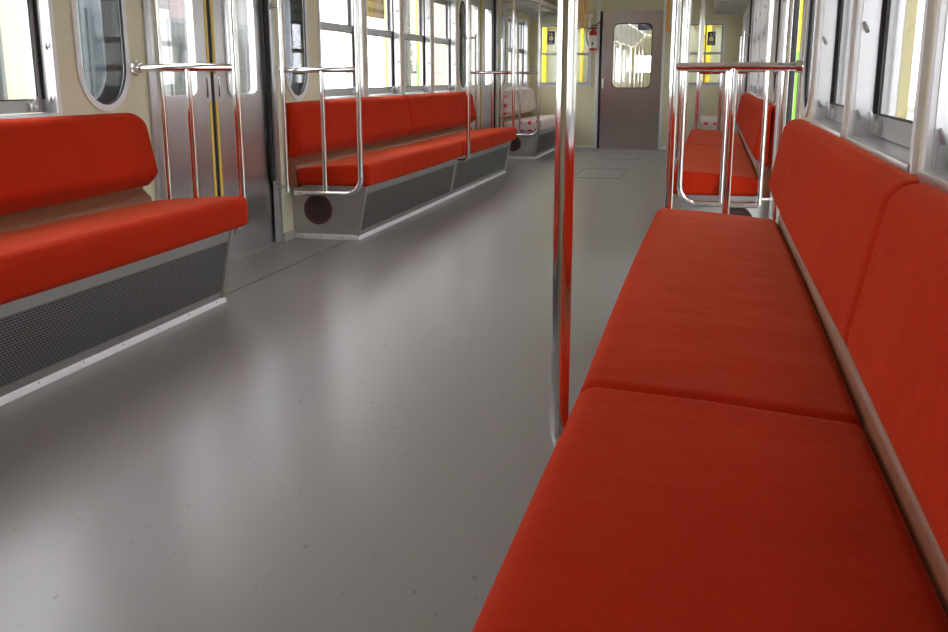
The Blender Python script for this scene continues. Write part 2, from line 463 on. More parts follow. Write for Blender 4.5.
# ------------------------------------------------------------------ side windows
ORD = ['first', 'second', 'third', 'fourth', 'fifth', 'sixth', 'seventh', 'eighth', 'ninth', 'tenth']
wn = [0]
def side_window(s, a, b, label, reveal='yellow'):
    wn[0] += 1
    t = thing('window_%d' % wn[0], label, 'window', (s * HW, (a + b) / 2, WIN_Z0), kind='structure')
    X = lambda d: s * (HW + d)
    ft = .022
    # inner frame rim
    MB().plate([rect(a - ft, b + ft, WIN_Z0 - ft, WIN_Z1 + ft), rect(a + .004, b - .004, WIN_Z0 + .002, WIN_Z1 - .004)], .014,
               lambda u, v, w: (X(-.009 + w), u, v)).build('frame', M['aluw'], t)
    # jambs (guide rails) with catches
    for ya, yb, q in ((a, a + .006, 1), (b - .006, b, -1)):
        j = MB().box(X(0), X(.090), ya, yb, WIN_Z0, WIN_Z1).build('guide_rail', M['alu'], t)
        yy = ya if q == -1 else yb
        for zz in (.865, 1.06, 1.25, 1.44):
            MB().tube([(X(.014), yy, zz - .012), (X(.010), yy + q * .008, zz - .004), (X(.004), yy + q * .012, zz + .010)], [.0045, .0045, .003], 8).build('catch', M['sash'], j)
        MB().plate([[(.006, WIN_Z0), (.044, WIN_Z0), (.044, WIN_Z0 + .052), (.016, WIN_Z0 + .052), (.006, WIN_Z0 + .036)]], .004,
                   lambda u, v, w: (X(u), yy + q * w, v)).build('keeper_plate', M['alu'], j)
        cy0, cy1 = sorted((yy, yy + q * .007))
        MB().box(X(.040), X(.049), cy0, cy1, WIN_Z0 + .055, WIN_Z1).build('guide_channel', M['rubber'], j)
    rv = MB().plate([rect(a, b, WIN_Z0, WIN_Z1), rect(a + .007, b - .007, WIN_Z0 + .007, WIN_Z1 - .007)], .024,
               lambda u, v, w: (X(.091 + w), u, v)).build('outer_reveal', M[reveal], t, 'painted outer window reveal')
    # sill
    MB().box(X(-.014), X(.10), a - .01, b + .01, WIN_Z0 - .018, WIN_Z0 + .004, .003).build('sill', M['steel'], t)
    MB().box(X(0), X(.10), a, b, WIN_Z1 - .004, WIN_Z1 + .012).build('head', M['alu'], t)
    # lower sash, inner track
    def sash(name, z0, z1, bot, top, d0, d1):
        so = MB().plate([rect(a + .008, b - .008, z0, z1), rect(a + .036, b - .036, z0 + bot, z1 - top)], d1 - d0,
                        lambda u, v, w: (X(d0 + w), u, v)).build(name, M['sash'], t)
        dm = (d0 + d1) / 2
        MB().box(X(dm - .002), X(dm + .002), a + .032, b - .032, z0 + bot - .004, z1 - top + .004).build('pane', M['glass'], so)
        gm = MB().plate([rect(a + .036, b - .036, z0 + bot, z1 - top), rect(a + .041, b - .041, z0 + bot + .005, z1 - top - .005)], .004,
                        lambda u, v, w: (X(d0 - .001 + w), u, v)).build('gasket', M['rubber'], so)
        return so
    lo = sash('lower_sash', WIN_Z0 + .006, 1.29, .046, .048, .050, .070)
    sash('upper_sash', 1.25, WIN_Z1 - .004, .035, .035, .076, .094)
    for q, yy in ((1, a + .075), (-1, b - .075)):
        lm = MB()
        lm.box(X(.050), X(.038), yy - .024, yy + .024, WIN_Z0 + .012, WIN_Z0 + .042, .003)
        lm.box(X(.040), X(.030), yy - .010, yy + .010, WIN_Z0 + .016, WIN_Z0 + .036, .002)
        lm.prism([(X(.038), WIN_Z0 + .034), (X(.030), WIN_Z0 + .034), (X(.022), WIN_Z0 + .062), (X(.028), WIN_Z0 + .064)], yy - .009, yy + .009)
        lm.build('latch', M['alu'], lo)
    return t

names_A = ['%s-side window behind the viewpoint over the near red bench', '%s-side window second over the near red bench',
           '%s-side window third over the near red bench', '%s-side window over the door end of the near red bench']
names_B = ['nearest of four windows over the far red bench on the %s', 'second of four windows over the far red bench on the %s',
           'third of four windows over the far red bench on the %s', 'farthest of four windows over the far red bench on the %s']
names_E = ['narrow window over the pale priority bench on the %s beside pocket window', 'window over the pale priority bench on the %s beside the end wall']
for s in (-1, 1):
    for k, (a, b) in enumerate(WINS):
        side_window(s, a, b, (names_A + names_B + names_E)[k] % SN[s], {(-1, 5): 'lime', (-1, 6): 'livery'}.get((s, k), 'pyellow'))
PN = ['tall round-ended pocket window before the near %s door', 'tall round-ended pocket window after the near %s door',
      'tall round-ended pocket window before the far %s door', 'tall round-ended pocket window after the far %s door']
for s in (-1, 1):
    for k, (a, b) in enumerate(POCK):
        wn[0] += 1
        t = thing('window_%d' % wn[0], PN[k] % SN[s], 'window', (s * HW, (a + b) / 2, PZ0), kind='structure')
        r0 = (b - a) / 2
        MB().plate([rrect(a - .026, b + .026, PZ0 - .026, PZ1 + .026, r0 + .024, 12), rrect(a, b, PZ0, PZ1, r0 - .001, 12)], .014,
                   lambda u, v, w: (s * (HW - .008 + w), u, v)).build('frame', M['aluw'], t)
        MB().plate([rrect(a - .002, b + .002, PZ0 - .002, PZ1 + .002, r0 - .001, 12), rrect(a + .007, b - .007, PZ0 + .007, PZ1 - .007, r0 - .01, 12)], .006,
                   lambda u, v, w: (s * (HW - .002 + w), u, v)).build('gasket', M['rubber'], t)
        MB().plate([rrect(a + .003, b - .003, PZ0 + .003, PZ1 - .003, r0 - .005, 12)], .003,
                   lambda u, v, w: (s * (HW + .003 + w), u, v)).build('inner_pane', M['darkglass'], t)
        MB().plate([rrect(a + .002, b - .002, PZ0 + .002, PZ1 - .002, r0 - .005, 12)], .003,
                   lambda u, v, w: (s * (OW - .009 + w), u, v)).build('outer_pane', M['darkglass'], t)

# ------------------------------------------------------------------ side doors
def side_door(n, s, yc, label, opened=0.0):
    t = thing('door_%d' % n, label, 'door', (s * (HW + .04), yc, 0), kind='structure')
    for q in (-1, 1):
        # jamb frame
        ya, yb = sorted((yc + q * (DH + .03), yc + q * (DH - .004)))
        MB().box(s * (HW - .008), s * (HW + .03), ya, yb, 0, 1.87, .003).build('jamb', M['alu'], t)
        ya, yb = sorted((yc + q * (DH - .004), yc + q * (DH - .03)))
        MB().box(s * (HW + .012), s * (HW + .034), ya, yb, .36, 1.86, .004).build('jamb_seal', M['rubber'], t)
        ya, yb = sorted((yc + q * DH, yc + q * (DH + .004)))
        MB().box(s * (HW + .055), s * OW, ya, yb, 0, 1.86).build('outer_reveal', M['livery'], t, 'yellow and green outer door reveal')
    MB().box(s * (HW - .008), s * (HW + .03), yc - DH, yc + DH, 1.842, 1.872).build('head', M['alu'], t)
    MB().box(s * (HW - .01), s * OW, yc - DH, yc + DH, 0.0, .006, .002).build('threshold', M['dsteel'], t)
    for q in (-1, 1):
        sh = q * opened
        e0 = yc + q * .018 + sh; e1 = yc + q * (DH + .01) + sh
        ya, yb = sorted((e0, e1))
        g0, g1 = sorted((yc + q * .168 + sh, yc + q * .505 + sh))
        d0 = HW + .040
        lf = MB().plate([rect(ya, yb, .006, 1.845), rrect(g0, g1, .856, 1.66, .05)], .03,
                        lambda u, v, w: (s * (d0 + w), u, v)).build('door_leaf', M['steel'], t)
        MB().plate([rrect(g0 - .014, g1 + .014, .842, 1.674, .06), rrect(g0 + .003, g1 - .003, .859, 1.657, .048)], .01,
                   lambda u, v, w: (s * (d0 - .006 + w), u, v)).build('pane_frame', M['alu'], lf)
        MB().plate([rrect(g0, g1, .856, 1.66, .05)], .004, lambda u, v, w: (s * (d0 + .01 + w), u, v)).build('pane', M['glass'], lf)
        a_, b_ = sorted((yc + q * .002 + sh, yc + q * .020 + sh))
        MB().box(s * (d0 + .002), s * (d0 + .028), a_, b_, .012, 1.845, .003).build('edge_seal', M['rubber'], lf)
        a_, b_ = sorted((yc + q * .022 + sh, yc + q * .047 + sh))
        for z0, z1 in ((.03, .825), (.96, 1.84)):
            MB().box(s * d0, s * (d0 - .0015), a_, b_, z0, z1).build('yellow_strip', M['syellow'], lf, 'yellow safety strip')
        gy = yc + q * .062 + sh
        MB().plate([rrect(gy - .010, gy + .010, .845, .945, .009), rrect(gy - .006, gy + .006, .850, .940, .005)], .004,
                   lambda u, v, w: (s * (d0 - .003 + w), u, v)).build('grip_rim', M['chrome'], lf)
        MB().plate([rrect(gy - .0065, gy + .0065, .849, .941, .006)], .002, lambda u, v, w: (s * (d0 - .0015 + w), u, v)).build('grip_recess', M['rubber'], lf)
        for yy in (ya + .03, yb - .03):
            for zz in (.30, .62, .78, 1.25):
                MB().lathe([(.005, 0), (.004, .003), (.001, .004)], (s * d0, yy, zz), 'x', 8).build('rivet', M['alu'], lf)
    return t
side_door(1, -1, DOORS[0], 'closed stainless double sliding door with yellow edge strips, near left')
side_door(2, -1, DOORS[1], 'closed stainless double sliding door beyond the far red bench, left')
side_door(3, 1, DOORS[0], 'open sliding doorway with yellow and green reveal, near right', opened=.60)
side_door(4, 1, DOORS[1], 'closed stainless double sliding door beyond the far red bench, right')

# gangway door
t = thing('door_5', 'brown-grey stainless gangway door with large rounded window in end wall', 'door', (-.03, YE, 0), kind='structure')
MB().box(DX0 - .045, DX0, YE - .02, YE + .05, 0, ZC, .004).build('jamb', M['aluw'], t)
MB().box(DX1, DX1 + .035, YE - .02, YE + .05, 0, ZC, .004).build('jamb', M['aluw'], t)
MB().box(DX0, DX0 + .032, YE + .005, YE + .03, 0, DZ, .003).build('edge_seal', M['rubber'], t)
lf = MB().plate([rect(DX0 + .032, DX1, .0005, DZ), rrect(-.265, .232, .80, 1.61, .07)], .035, lambda u, v, w: (u, YE + .01 + w, v)).build('door_leaf', plain('brownish_stainless', (0.46, 0.415, 0.41), .20, 1.0, var=.05, scale=4, stretch=(3, 3, 20)), t)
MB().plate([rrect(-.273, .240, .792, 1.618, .078), rrect(-.262, .229, .803, 1.607, .068)], .008, lambda u, v, w: (u, YE + .004 + w, v)).build('gasket', M['rubber'], lf)
MB().plate([rrect(-.265, .232, .80, 1.61, .07)], .004, lambda u, v, w: (u, YE + .02 + w, v)).build('pane', M['glass'], lf)
MB().box(-.405, -.378, YE + .002, YE + .012, .79, .92, .003).build('handle_plate', M['white'], lf)
for zz in (.84, 1.16):
    MB().lathe([(.014, 0), (.014, .012), (.006, .016)], (DX1 + .06, YE - .017, zz), 'y', 10).build('door_stop', M['dsteel'], t)
MB().lathe([(.014, 0), (.014, .012), (.006, .016)], (DX0 - .09, YE - .017, .83), 'y', 10).build('door_stop', M['dsteel'], t)

# end windows
for s in (-1, 1):
    wn[0] += 1
    xa, xb = EW[s]
    t = thing('window_%d' % wn[0], 'end window %s of the gangway door with yellow posts beyond' % SN[s], 'window', ((xa + xb) / 2, YE, .84), kind='structure')
    MB().plate([rect(xa - .03, xb + .03, .81, 1.63), rect(xa, xb, .84, 1.60)], .02, lambda u, v, w: (u, YE - .012 + w, v)).build('frame', M['alu'], t)
    lo = MB().plate([rect(xa, xb, .84, 1.25), rect(xa + .02, xb - .02, .87, 1.218)], .018, lambda u, v, w: (u, YE + .008 + w, v)).build('lower_sash', M['sash'], t)
    MB().box(xa + .018, xb - .018, YE + .015, YE + .018, .868, 1.22).build('pane', M['glass'], lo)
    up = MB().plate([rect(xa, xb, 1.22, 1.60), rect(xa + .02, xb - .02, 1.25, 1.58)], .018, lambda u, v, w: (u, YE + .028 + w, v)).build('upper_sash', M['sash'], t)
    MB().box(xa + .018, xb - .018, YE + .035, YE + .038, 1.248, 1.582).build('pane', M['glass'], up)
    for xx in (xa + .08, xb - .08):
        MB().box(xx - .03, xx + .03, YE - .006, YE + .01, .85, .868, .003).build('latch', M['dsteel'], lo)

# ------------------------------------------------------------------ benches
def smooth_profile(pts, rad, n=6):
    out = []; m = len(pts)
    for k in range(m):
        p = Vector(pts[k]); a = Vector(pts[k - 1]); b = Vector(pts[(k + 1) % m]); r = rad[k]
        da = (a - p).normalized(); db = (b - p).normalized()
        ang = da.angle(db); tl = r / math.tan(ang / 2)
        p0 = p + da * tl; p1 = p + db * tl
        c = p + (da + db).normalized() * (r / math.sin(ang / 2))
        v0 = p0 - c; v1 = p1 - c
        tot = v0.angle(v1); cr = v0.x * v1.y - v0.y * v1.x; sg = 1 if cr > 0 else -1
        for i in range(n + 1):
            th = sg * tot * i / n
            out.append((c.x + v0.x * math.cos(th) - v0.y * math.sin(th), c.y + v0.x * math.sin(th) + v0.y * math.cos(th)))
    return out

def densify(p, step=.03):
    out = []
    for k in range(len(p)):
        a = Vector(p[k]); b = Vector(p[(k + 1) % len(p)]); n = max(1, int((b - a).length / step))
        for i in range(n): q = a.lerp(b, i / n); out.append((q.x, q.y))
    return out

def bench(s, segs, label, name='long_bench', mat='red', group=None, vents=True, screws=True):
    y0, y1 = segs[0][0], segs[-1][1]
    t = thing(name, label, 'bench', (s * 1.15, (y0 + y1) / 2, 0), group)
    seat = densify(smooth_profile([(s * .858, .326), (s * .853, .457), (s * 1.06, .445), (s * 1.312, .422), (s * 1.304, .326)], (.026, .036, .3, .026, .026)))
    back = densify(smooth_profile([(s * 1.376, .800), (s * 1.312, .797), (s * 1.266, .545), (s * 1.318, .486), (s * 1.370, .486)], (.016, .046, .045, .026, .02)))
    for a, b in segs:
        MB().cushion(seat, a + .001, b - .001, .025, crown=.006).build('seat_cushion', M[mat], t)
    for a, b in segs:
        MB().cushion(back, a + .001, b - .001, .025, crown=.005, drop=(.5 if a == A0 or a == E0 else 0, 1.0 if b in (A1, B1, E1) else 0)).build('backrest', M[mat], t)
    # brown ledge between cushion and backrest, down to the plinth
    e0, e1 = y0 + .012, y1 - .012
    MB().prism([(s * 1.306, .31), (s * 1.314, .434), (s * 1.319, .440), (s * 1.350, .470), (s * 1.351, .49), (s * 1.369, .49), (s * 1.369, .31)], e0, e1).build('ledge', M['brown'], t, 'glossy brown laminate ledge')
    # plinth body
    p0, p1 = y0 + .075, y1 - .075
    MB().prism([(s * .910, .325), (s * .975, .0), (s * 1.369, .0), (s * 1.369, .325)], p0, p1).build('plinth', M['dsteel'], t)
    nx = Vector((s * -.325, 0, -.065)).normalized()    # outward normal of the slanted front
    def P(f, off):  # f: 0 top .. 1 bottom of slanted face
        return (s * (.910 + .065 * f) + nx.x * off, .325 * (1 - f) + nx.z * off)
    for a, b in segs:
        a_ = max(a, p0); b_ = min(b, p1)
        # grille frame and perforated sheet
        for f0, f1, ya, yb, mt, nm, off in ((.16, .84, a_ + .04, b_ - .04, 'perf', 'perforated_panel', .004),):
            MB().prism([P(f0, 0), P(f1, 0), P(f1, off), P(f0, off)], ya, yb).build(nm, M[mt], t, 'dark perforated steel panel')
        for f0, f1, ya, yb in ((.02, .16, a_, b_), (.84, .925, a_, b_), (.16, .84, a_, a_ + .04), (.16, .84, b_ - .04, b_)):
            MB().prism([P(f0, 0), P(f1, 0), P(f1, .007), P(f0, .007)], ya + .001, yb - .001).build('grille_border', M['dsteel'], t)
    for ya, yb in ((p0 - .002, p0 + .028), (p1 - .028, p1 + .002)):
        MB().prism([P(.0, 0), P(.925, 0), P(.925, .012), P(.0, .012)], ya, yb).build('corner_post', M['steel'], t)
    k = MB().prism([P(.925, 0), P(.925, .010), (s * .955, .003), (s * .955, .0), (s * .975, .0)], p0 - .004, p1 + .004).build('kick_strip', M['aluw'], t, 'pale metal kick strip')
    sm = MB().lathe([(.006, 0), (.005, .003), (.001, .004)], (0, 0, 0), 'x', 8).mesh('screw', M['sash'])
    if screws:
        n = int((p1 - p0) / .23)
        for i in range(n):
            c = P(.955, .011)
            place('screw', sm, (c[0] - (.004 if s > 0 else 0), p0 + .08 + (p1 - p0 - .16) * i / (n - 1), c[1] + .002), k)
    # end panels with round vents
    for ye, q in ((p0, -1), (p1, 1)):
        if not vents: break
        e = MB().prism([(s * .915, .318), (s * .970, .03), (s * 1.36, .03), (s * 1.36, .318)], *sorted((ye, ye + q * .003))).build('end_panel', M['dsteel'], t)
        MB().lathe([(.090, 0), (.090, .004), (.084, .008), (.072, .004), (.072, .001)], (s * 1.205, ye + q * .003 - (0 if q > 0 else .0), .178), 'y', 28).build('vent_rim', M['ventred'], e) if q > 0 else \
            MB().lathe([(.090, 0), (.090, -.004), (.084, -.008), (.072, -.004), (.072, -.001)], (s * 1.205, ye + q * .003, .178), 'y', 28).build('vent_rim', M['ventred'], e)
        vm = MB()
        for i in range(7):
            zz = .178 - .057 + .019 * i; hw = math.sqrt(max(.0004, .072 ** 2 - (zz - .178) ** 2)) - .001
            vm.box(s * 1.205 - hw, s * 1.205 + hw, ye + q * .003, ye + q * .0065, zz - .004, zz + .003)
        vm.build('vent_louvre', M['ventred'], e)
        MB().lathe([(.0735, 0), (.0735, q * .002)], (s * 1.205, ye + q * .003, .178), 'y', 28).build('vent_opening', M['black'], e)
        MB().box(s * .965, s * 1.368, *sorted((ye, ye + q * .010)), 0, .032, .002).build('end_kick_strip', M['aluw'], e)
        for xx in (1.06, 1.19, 1.31):
            MB().lathe([(.006, 0), (.005, q * .003), (.001, q * .004)], (s * xx, ye + q * .010, .017), 'y', 8).build('screw', M['sash'], e)
    return t

A0, A1 = 4.72 - PITCH + .78, 4.72 - .78
B0, B1 = 4.72 + .78, 4.72 + PITCH - .78
E0, E1 = 4.72 + PITCH + .78, YE - .03
cA = 1.59; cB = (B0 + B1) / 2
GB = 'red moquette benches along the carriage sides'
bench(-1, [(A0, cA), (cA, A1)], 'long red moquette bench at the left edge before the closed doors')
bench(1, [(A0, cA), (cA, A1)], 'long red moquette bench filling the right foreground', screws=False)
bench(-1, [(B0, cB), (cB, B1)], 'long red moquette bench on the left beyond the closed doors')
bench(1, [(B0, cB), (cB, B1)], 'long red moquette bench on the right beyond the open doorway', screws=False)
bench(-1, [(E0, E1)], 'short pale bench with red dots on the left by the end wall', 'priority_bench', 'pink', screws=False)
bench(1, [(E0, E1)], 'short pale bench with red dots on the right by the end wall', 'priority_bench', 'pink', screws=False)

# ------------------------------------------------------------------ poles and rails
RZ = .984
def end_rail(s, y, label):
    t = thing('bench_end_rail', label, 'handrail', (s * .90, y, .27), 'chrome rails at the bench ends')
    px = .90
    c = (px + .095, .285 + .095)
    path = [(s * px, y, ZC), (s * px, y, 1.4), (s * px, y, RZ), (s * px, y, c[1] + .05)]
    path += arc(c, .095, PI, 1.5 * PI, lambda x, z: (s * x, y, z), 10)
    path += [(s * 1.31, y, .285)]
    MB().tube(path, .0165, 18).build('pole', M['chrome'], t)
    MB().tube([(s * (px + .004), y, RZ), (s * (HW - .012), y, RZ)], .0155, 18).build('rail', M['chrome'], t)
    MB().tube([(s * 1.118, y, RZ - .004), (s * 1.118, y, .288)], .0145, 16).build('post', M['chrome'], t)
    f = MB().lathe([(.034, 0), (.034, .006), (.024, .010), (.022, .030), (.016, .031)], (0, 0, 0), 'x', 20)
    for v in f.bm.verts: v.co.x = s * (HW - v.co.x); v.co.y += y; v.co.z += RZ
    f.build('wall_flange', M['chrome'], t)
    q = 1 if min(abs(y - (d + .758)) for d in DOORS) < .1 else -1
    MB().tube([(s * 1.27, y, .285), (s * 1.27, y + q * .085, .285)], .010, 10).build('bracket', M['dsteel'], t)
    cf = MB().lathe([(.032, ZC), (.032, ZC - .006), (.019, ZC - .02), (.018, ZC - .03)], (s * px, y, 0), 'z', 16).build('ceiling_flange', M['chrome'], t)
RL = ['rail at door end of the near %s bench', 'rail at near end of the far red bench on the %s',
      'rail at far end of the far red bench on the %s', 'rail at near end of the pale bench on the %s']
for s in (-1, 1):
    for k, y in enumerate((3.962, 5.478, 10.072, 11.588)):
        end_rail(s, y, 'chrome hooped ' + RL[k] % SN[s])

def seam_pole(s, y, label, grp='chrome stanchions at the bench middles'):
    t = thing('stanchion_pole', label, 'pole', (s * .815, y, .3), grp)
    path = [(s * .815, y, ZC), (s * .815, y, 1.2), (s * .815, y, .40), (s * .815, y, .345)] + arc((.815 + .05, .345), .05, PI, 1.5 * PI, lambda x, z: (s * x, y, z), 8) + [(s * .917, y, .295)]
    MB().tube(path, .0165, 24).build('pole', M['chrome'], t)
    MB().lathe([(.030, 0), (.030, .006), (.02, .008)], (s * .917 - (.008 if s > 0 else 0), y, .295), 'x', 16).build('foot_flange', M['dsteel'], t)
    MB().lathe([(.032, ZC), (.032, ZC - .006), (.019, ZC - .02), (.018, ZC - .03)], (s * .815, y, 0), 'z', 16).build('ceiling_flange', M['chrome'], t)
seam_pole(1, 1.665, 'thick chrome floor-to-ceiling pole in the foreground beside the right bench')
seam_pole(-1, cB, 'chrome pole at the middle of the far red bench on the left')
seam_pole(1, cB, 'chrome pole at the middle of the far red bench on the right')

GL = ['before the near %s door', 'after the near %s door', 'before the far %s door', 'after the far %s door']
for s in (-1, 1):
    for k, y in enumerate((4.07, 5.37, 4.07 + PITCH, 5.37 + PITCH)):
        t = thing('door_grab_pole', 'slim chrome wall grab pole ' + GL[k] % SN[s], 'grab pole', (s * HW, y, .31), 'slim wall grab poles beside the doors')
        MB().tube([(s * 1.31, y, .30), (s * 1.31, y, 1.36)], .0135, 16).build('pole', M['chrome'], t)
        q = -1 if k % 2 == 0 else 1
        for zz in (.33, 1.325):
            MB().tube([(s * 1.31, y, zz), (s * 1.335, y, zz), (s * (HW + .001), y + q * .012, zz)], .009, 10).build('bracket', M['dsteel'], t)
            MB().lathe([(.02, 0), (.02, -s * .006), (.012, -s * .008)], (s * HW, y + q * .012, zz), 'x', 12).build('bracket_foot', M['dsteel'], t)

# ------------------------------------------------------------------ racks, straps, end-wall things
for s in (-1, 1):
    t = thing('luggage_rack', 'grey luggage rack over the pale bench on the %s' % SN[s], 'luggage rack', (s * HW, 12.65, 1.76), 'luggage racks at the end wall')
    r0, r1 = 11.70, YE - .01
    MB().tube([(s * 1.02, r0, 1.80), (s * 1.02, r1, 1.80)], .014, 12).build('front_tube', M['alu'], t)
    MB().box(s * 1.03, s * (HW - .01), r0, r1, 1.765, 1.772).build('shelf', M['greyp'], t)
    for i in range(5):
        yy = r0 + .06 + i * (r1 - r0 - .12) / 4
        MB().prism([(s * 1.02, 1.765), (s * 1.02, 1.80), (s * (HW - .001), 1.765), (s * (HW - .001), 1.70)], yy - .012, yy + .012).build('bracket', M['alu'], t)
    MB().prism([(s * 1.02, 1.79), (s * 1.00, 1.83), (s * 1.03, 1.83)], r0, r1).build('front_lip', M['aluw'], t)
    MB().prism([(s * 1.0, 1.69), (s * 1.0, 1.72), (s * (HW - .001), 1.72), (s * (HW - .001), 1.69)], YE - .06, YE - .012).build('end_bracket', M['alu'], t)

def strap(x, y, zb, label, r=.009, w_=.036):
    t = thing('hanging_strap', label, 'strap', (x, y, zb), 'orange hanging straps near the end wall')
    MB().box(x - .010, x + .010, y - .016, y + .016, zb + .36, 2.006).build('webbing', M['orange'], t)
    pts = [(x - .012, y, zb + .37), (x - w_, y, zb + .30), (x - w_, y, zb + .03)] + arc((x - w_ + .025, zb + .028), .025, PI, 1.5 * PI, lambda a, b: (a, y, b), 5) + \
          arc((x + w_ - .025, zb + .028), .025, 1.5 * PI, 2 * PI, lambda a, b: (a, y, b), 5) + [(x + w_, y, zb + .03), (x + w_, y, zb + .30), (x + .012, y, zb + .37), (x - .012, y, zb + .37)]
    MB().tube(pts, r, 10).build('handle', M['orange'], t)
for s in (-1, 1):
    x = -.535 if s < 0 else .535
    t = thing('strap_rail', 'steel strap rail under the ceiling on the %s near end wall' % SN[s], 'rail', (x, 12.4, 2.03), 'strap rails under the ceiling')
    MB().tube([(x, 11.5, 2.02), (x, YE - .02, 2.02)], .014, 12).build('tube', M['chrome'], t)
    for yy in (11.7, 12.6, 13.4):
        MB().tube([(x, yy, 2.02), (x, yy, ZC)], .009, 10).build('hanger', M['chrome'], t)
strap(-.53, 12.35, 1.505, 'orange hanging strap in front of the left end window, nearer one')
strap(-.545, 12.8, 1.535, 'orange hanging strap in front of the left end window, farther one')
strap(.535, 12.2, 1.455, 'orange hanging strap beside the chrome poles right of the gangway door', .018, .045)

# fire extinguisher
t = thing('fire_extinguisher', 'red fire extinguisher with white label on the end wall beside the door', 'extinguisher', (-.525, YE - .07, 1.27))
ex, ey = -.525, YE - .065
MB().lathe([(.048, 1.275), (.052, 1.285), (.052, 1.49), (.045, 1.515), (.025, 1.53), (.018, 1.535), (.018, 1.555)], (ex, ey, 0), 'z', 24).build('cylinder', M['exred'], t)
MB().lathe([(.0527, 1.305), (.0527, 1.465)], (ex, ey, 0), 'z', 24).build('label', M['white'], t, 'white instruction label')
MB().box(ex - .012, ex + .012, ey - .056, ey - .05, 1.35, 1.375).build('pressure_mark', M['navy'], t)
MB().box(ex - .03, ex + .045, ey - .014, ey + .014, 1.553, 1.572, .003).box(ex - .03, ex + .05, ey - .01, ey + .01, 1.585, 1.598, .003).build('valve_handle', M['black'], t)
MB().tube([(ex - .02, ey, 1.56), (ex - .07, ey, 1.55), (ex - .085, ey, 1.48), (ex - .08, ey, 1.40), (ex - .06, ey - .01, 1.34)], .008, 10).build('hose', M['black'], t)
MB().tube([(ex + .03, ey, 1.60), (ex + .07, ey, 1.625), (ex + .11, ey + .05, 1.64)], .007, 8).build('tie', M['black'], t)
MB().box(ex - .056, ex + .056, ey - .002, YE, 1.40, 1.42).build('bracket', M['dsteel'], t)
t = thing('wall_bracket_box', 'small white box on a stem above the fire extinguisher', 'fitting', (-.59, YE, 1.69))
MB().box(-.66, -.535, YE - .09, YE - .013, 1.69, 1.735, .006).build('housing', M['white'], t)
MB().box(-.59, -.562, YE - .04, YE - .013, 1.56, 1.69, .004).build('stem', M['aluw'], t)

# window stickers (flat prints on the panes)
def sticker(x, z, label, flip):
    t = thing('priority_sticker', label, 'sticker', (x, YE + .026, z), 'navy priority-seat stickers on the end windows')
    y = YE + .031; q = -1 if flip else 1
    def pl(loops, dy, nm, m): MB().plate(loops, .0006, lambda u, v, w: (x + q * u, y - dy - w, z + v)).build(nm, M[m], t)
    pl([rrect(-.05, .05, -.085, .085, .006)], 0, 'sheet', 'navy')
    pl([rrect(-.004, .018, .035, .062, .0105)], .0008, 'figure_head', 'white')
    pl([[(-.03, -.02), (-.02, .02), (.004, .028), (.022, .022), (.034, -.012), (.022, -.034), (-.018, -.036)]], .0008, 'figure_body', 'cream')
    pl([rrect(-.032, -.022, .028, .070, .004)], .0008, 'figure_mark', 'white')
    pl([rect(-.030, .030, -.062, -.054)], .0008, 'text_bar', 'greyp')
    pl([rect(-.024, .024, -.076, -.069)], .0008, 'text_bar', 'greyp')
sticker(-1.095, 1.445, 'navy sticker with cream seated figure on the left end window', False)
sticker(.985, 1.42, 'navy sticker with cream seated figure on the right end window', True)
o = MB().lathe([(.034, 0), (.034, -.001)], (.875, YE + .031, 1.445), 'y', 20).build('round_sticker', M['greyp'])
tag(o, 'small round grey sticker on the right end window', 'sticker')

# ------------------------------------------------------------------ neighbouring car seen through end door and windows
t = thing('neighbouring_car', 'neighbouring carriage with yellow end posts seen through the end windows', 'rail car', (0, 14.35, 0))
NY0, NY1 = 14.35, 31.0
MB().box(-HW, HW, NY0, NY1, -.06, 0).build('floor_panel', M['floor'], t)
for s in (-1, 1):
    hs = [rect(NY0 + 1.2 + i * 1.05, NY0 + 2.0 + i * 1.05, .81, 1.64) for i in (1, 2, 4, 5, 7, 8, 10, 12)]
    MB().plate([rect(NY0, NY1, 0, 1.78)] + hs, .05, lambda u, v, w: (s * (HW + w), u, v)).build('side_wall', M['wall'], t)
    for i in range(12):
        a = NY0 + .3 + i * 1.36
        MB().prism([(s * 1.372, 1.785), (s * .98, 2.13), (s * .995, 2.145), (s * 1.387, 1.80)], a, a + 1.345).build('cove_panel', M['ceil'], t)
        MB().tube([(s * .9, a + .4, 0), (s * .9, a + .4, 2.14)], .017, 8).build('pole', M['chrome'], t)
for i in range(12):
    a = NY0 + .3 + i * 1.36
    MB().box(-.97, .97, a, a + 1.345, 2.14, 2.16).build('ceiling_panel', M['ceil'], t)
MB().box(-HW, HW, NY0, NY0 + .3, 2.14, 2.16).build('ceiling_panel', M['ceil'], t)
MB().plate([rect(-HW, HW, 0, 2.16), rect(-1.30, -.62, 1.06, 1.53), rect(.4, 1.1, .95, 1.6)], .04, lambda u, v, w: (u, NY1 + w, v)).build('far_wall', M['endwall'], t)
MB().plate([rect(-1.42, 1.42, -.1, 2.2), rect(-.46, .42, 0, 1.80)], .05, lambda u, v, w: (u, NY0 - .05 + w, v)).build('end_panel', M['palegrey'], t)
for xa, xb in ((-1.335, -1.245), (-.77, -.735), (.83, .90), (.92, .985)):
    MB().box(xa, xb, NY0 - .13, NY0 - .05, -.1, 2.2, .01).build('yellow_post', M['yellow'], t, 'bright yellow painted post')
for xa, xb in ((-1.44, -.60), (.74, 1.40)):
    MB().box(xa, xb, NY0 - .12, NY0 - .05, 1.60, 1.66, .01).build('yellow_header', M['yellow'], t)
MB().box(-.42, -.02, 20.0, 20.03, 1.80, 1.98, .004).build('hanging_advert', M['navy'], t)
MB().box(-.45, .2, 23.0, 23.04, 1.93, 1.99, .004).build('hanging_sign', M['black'], t)

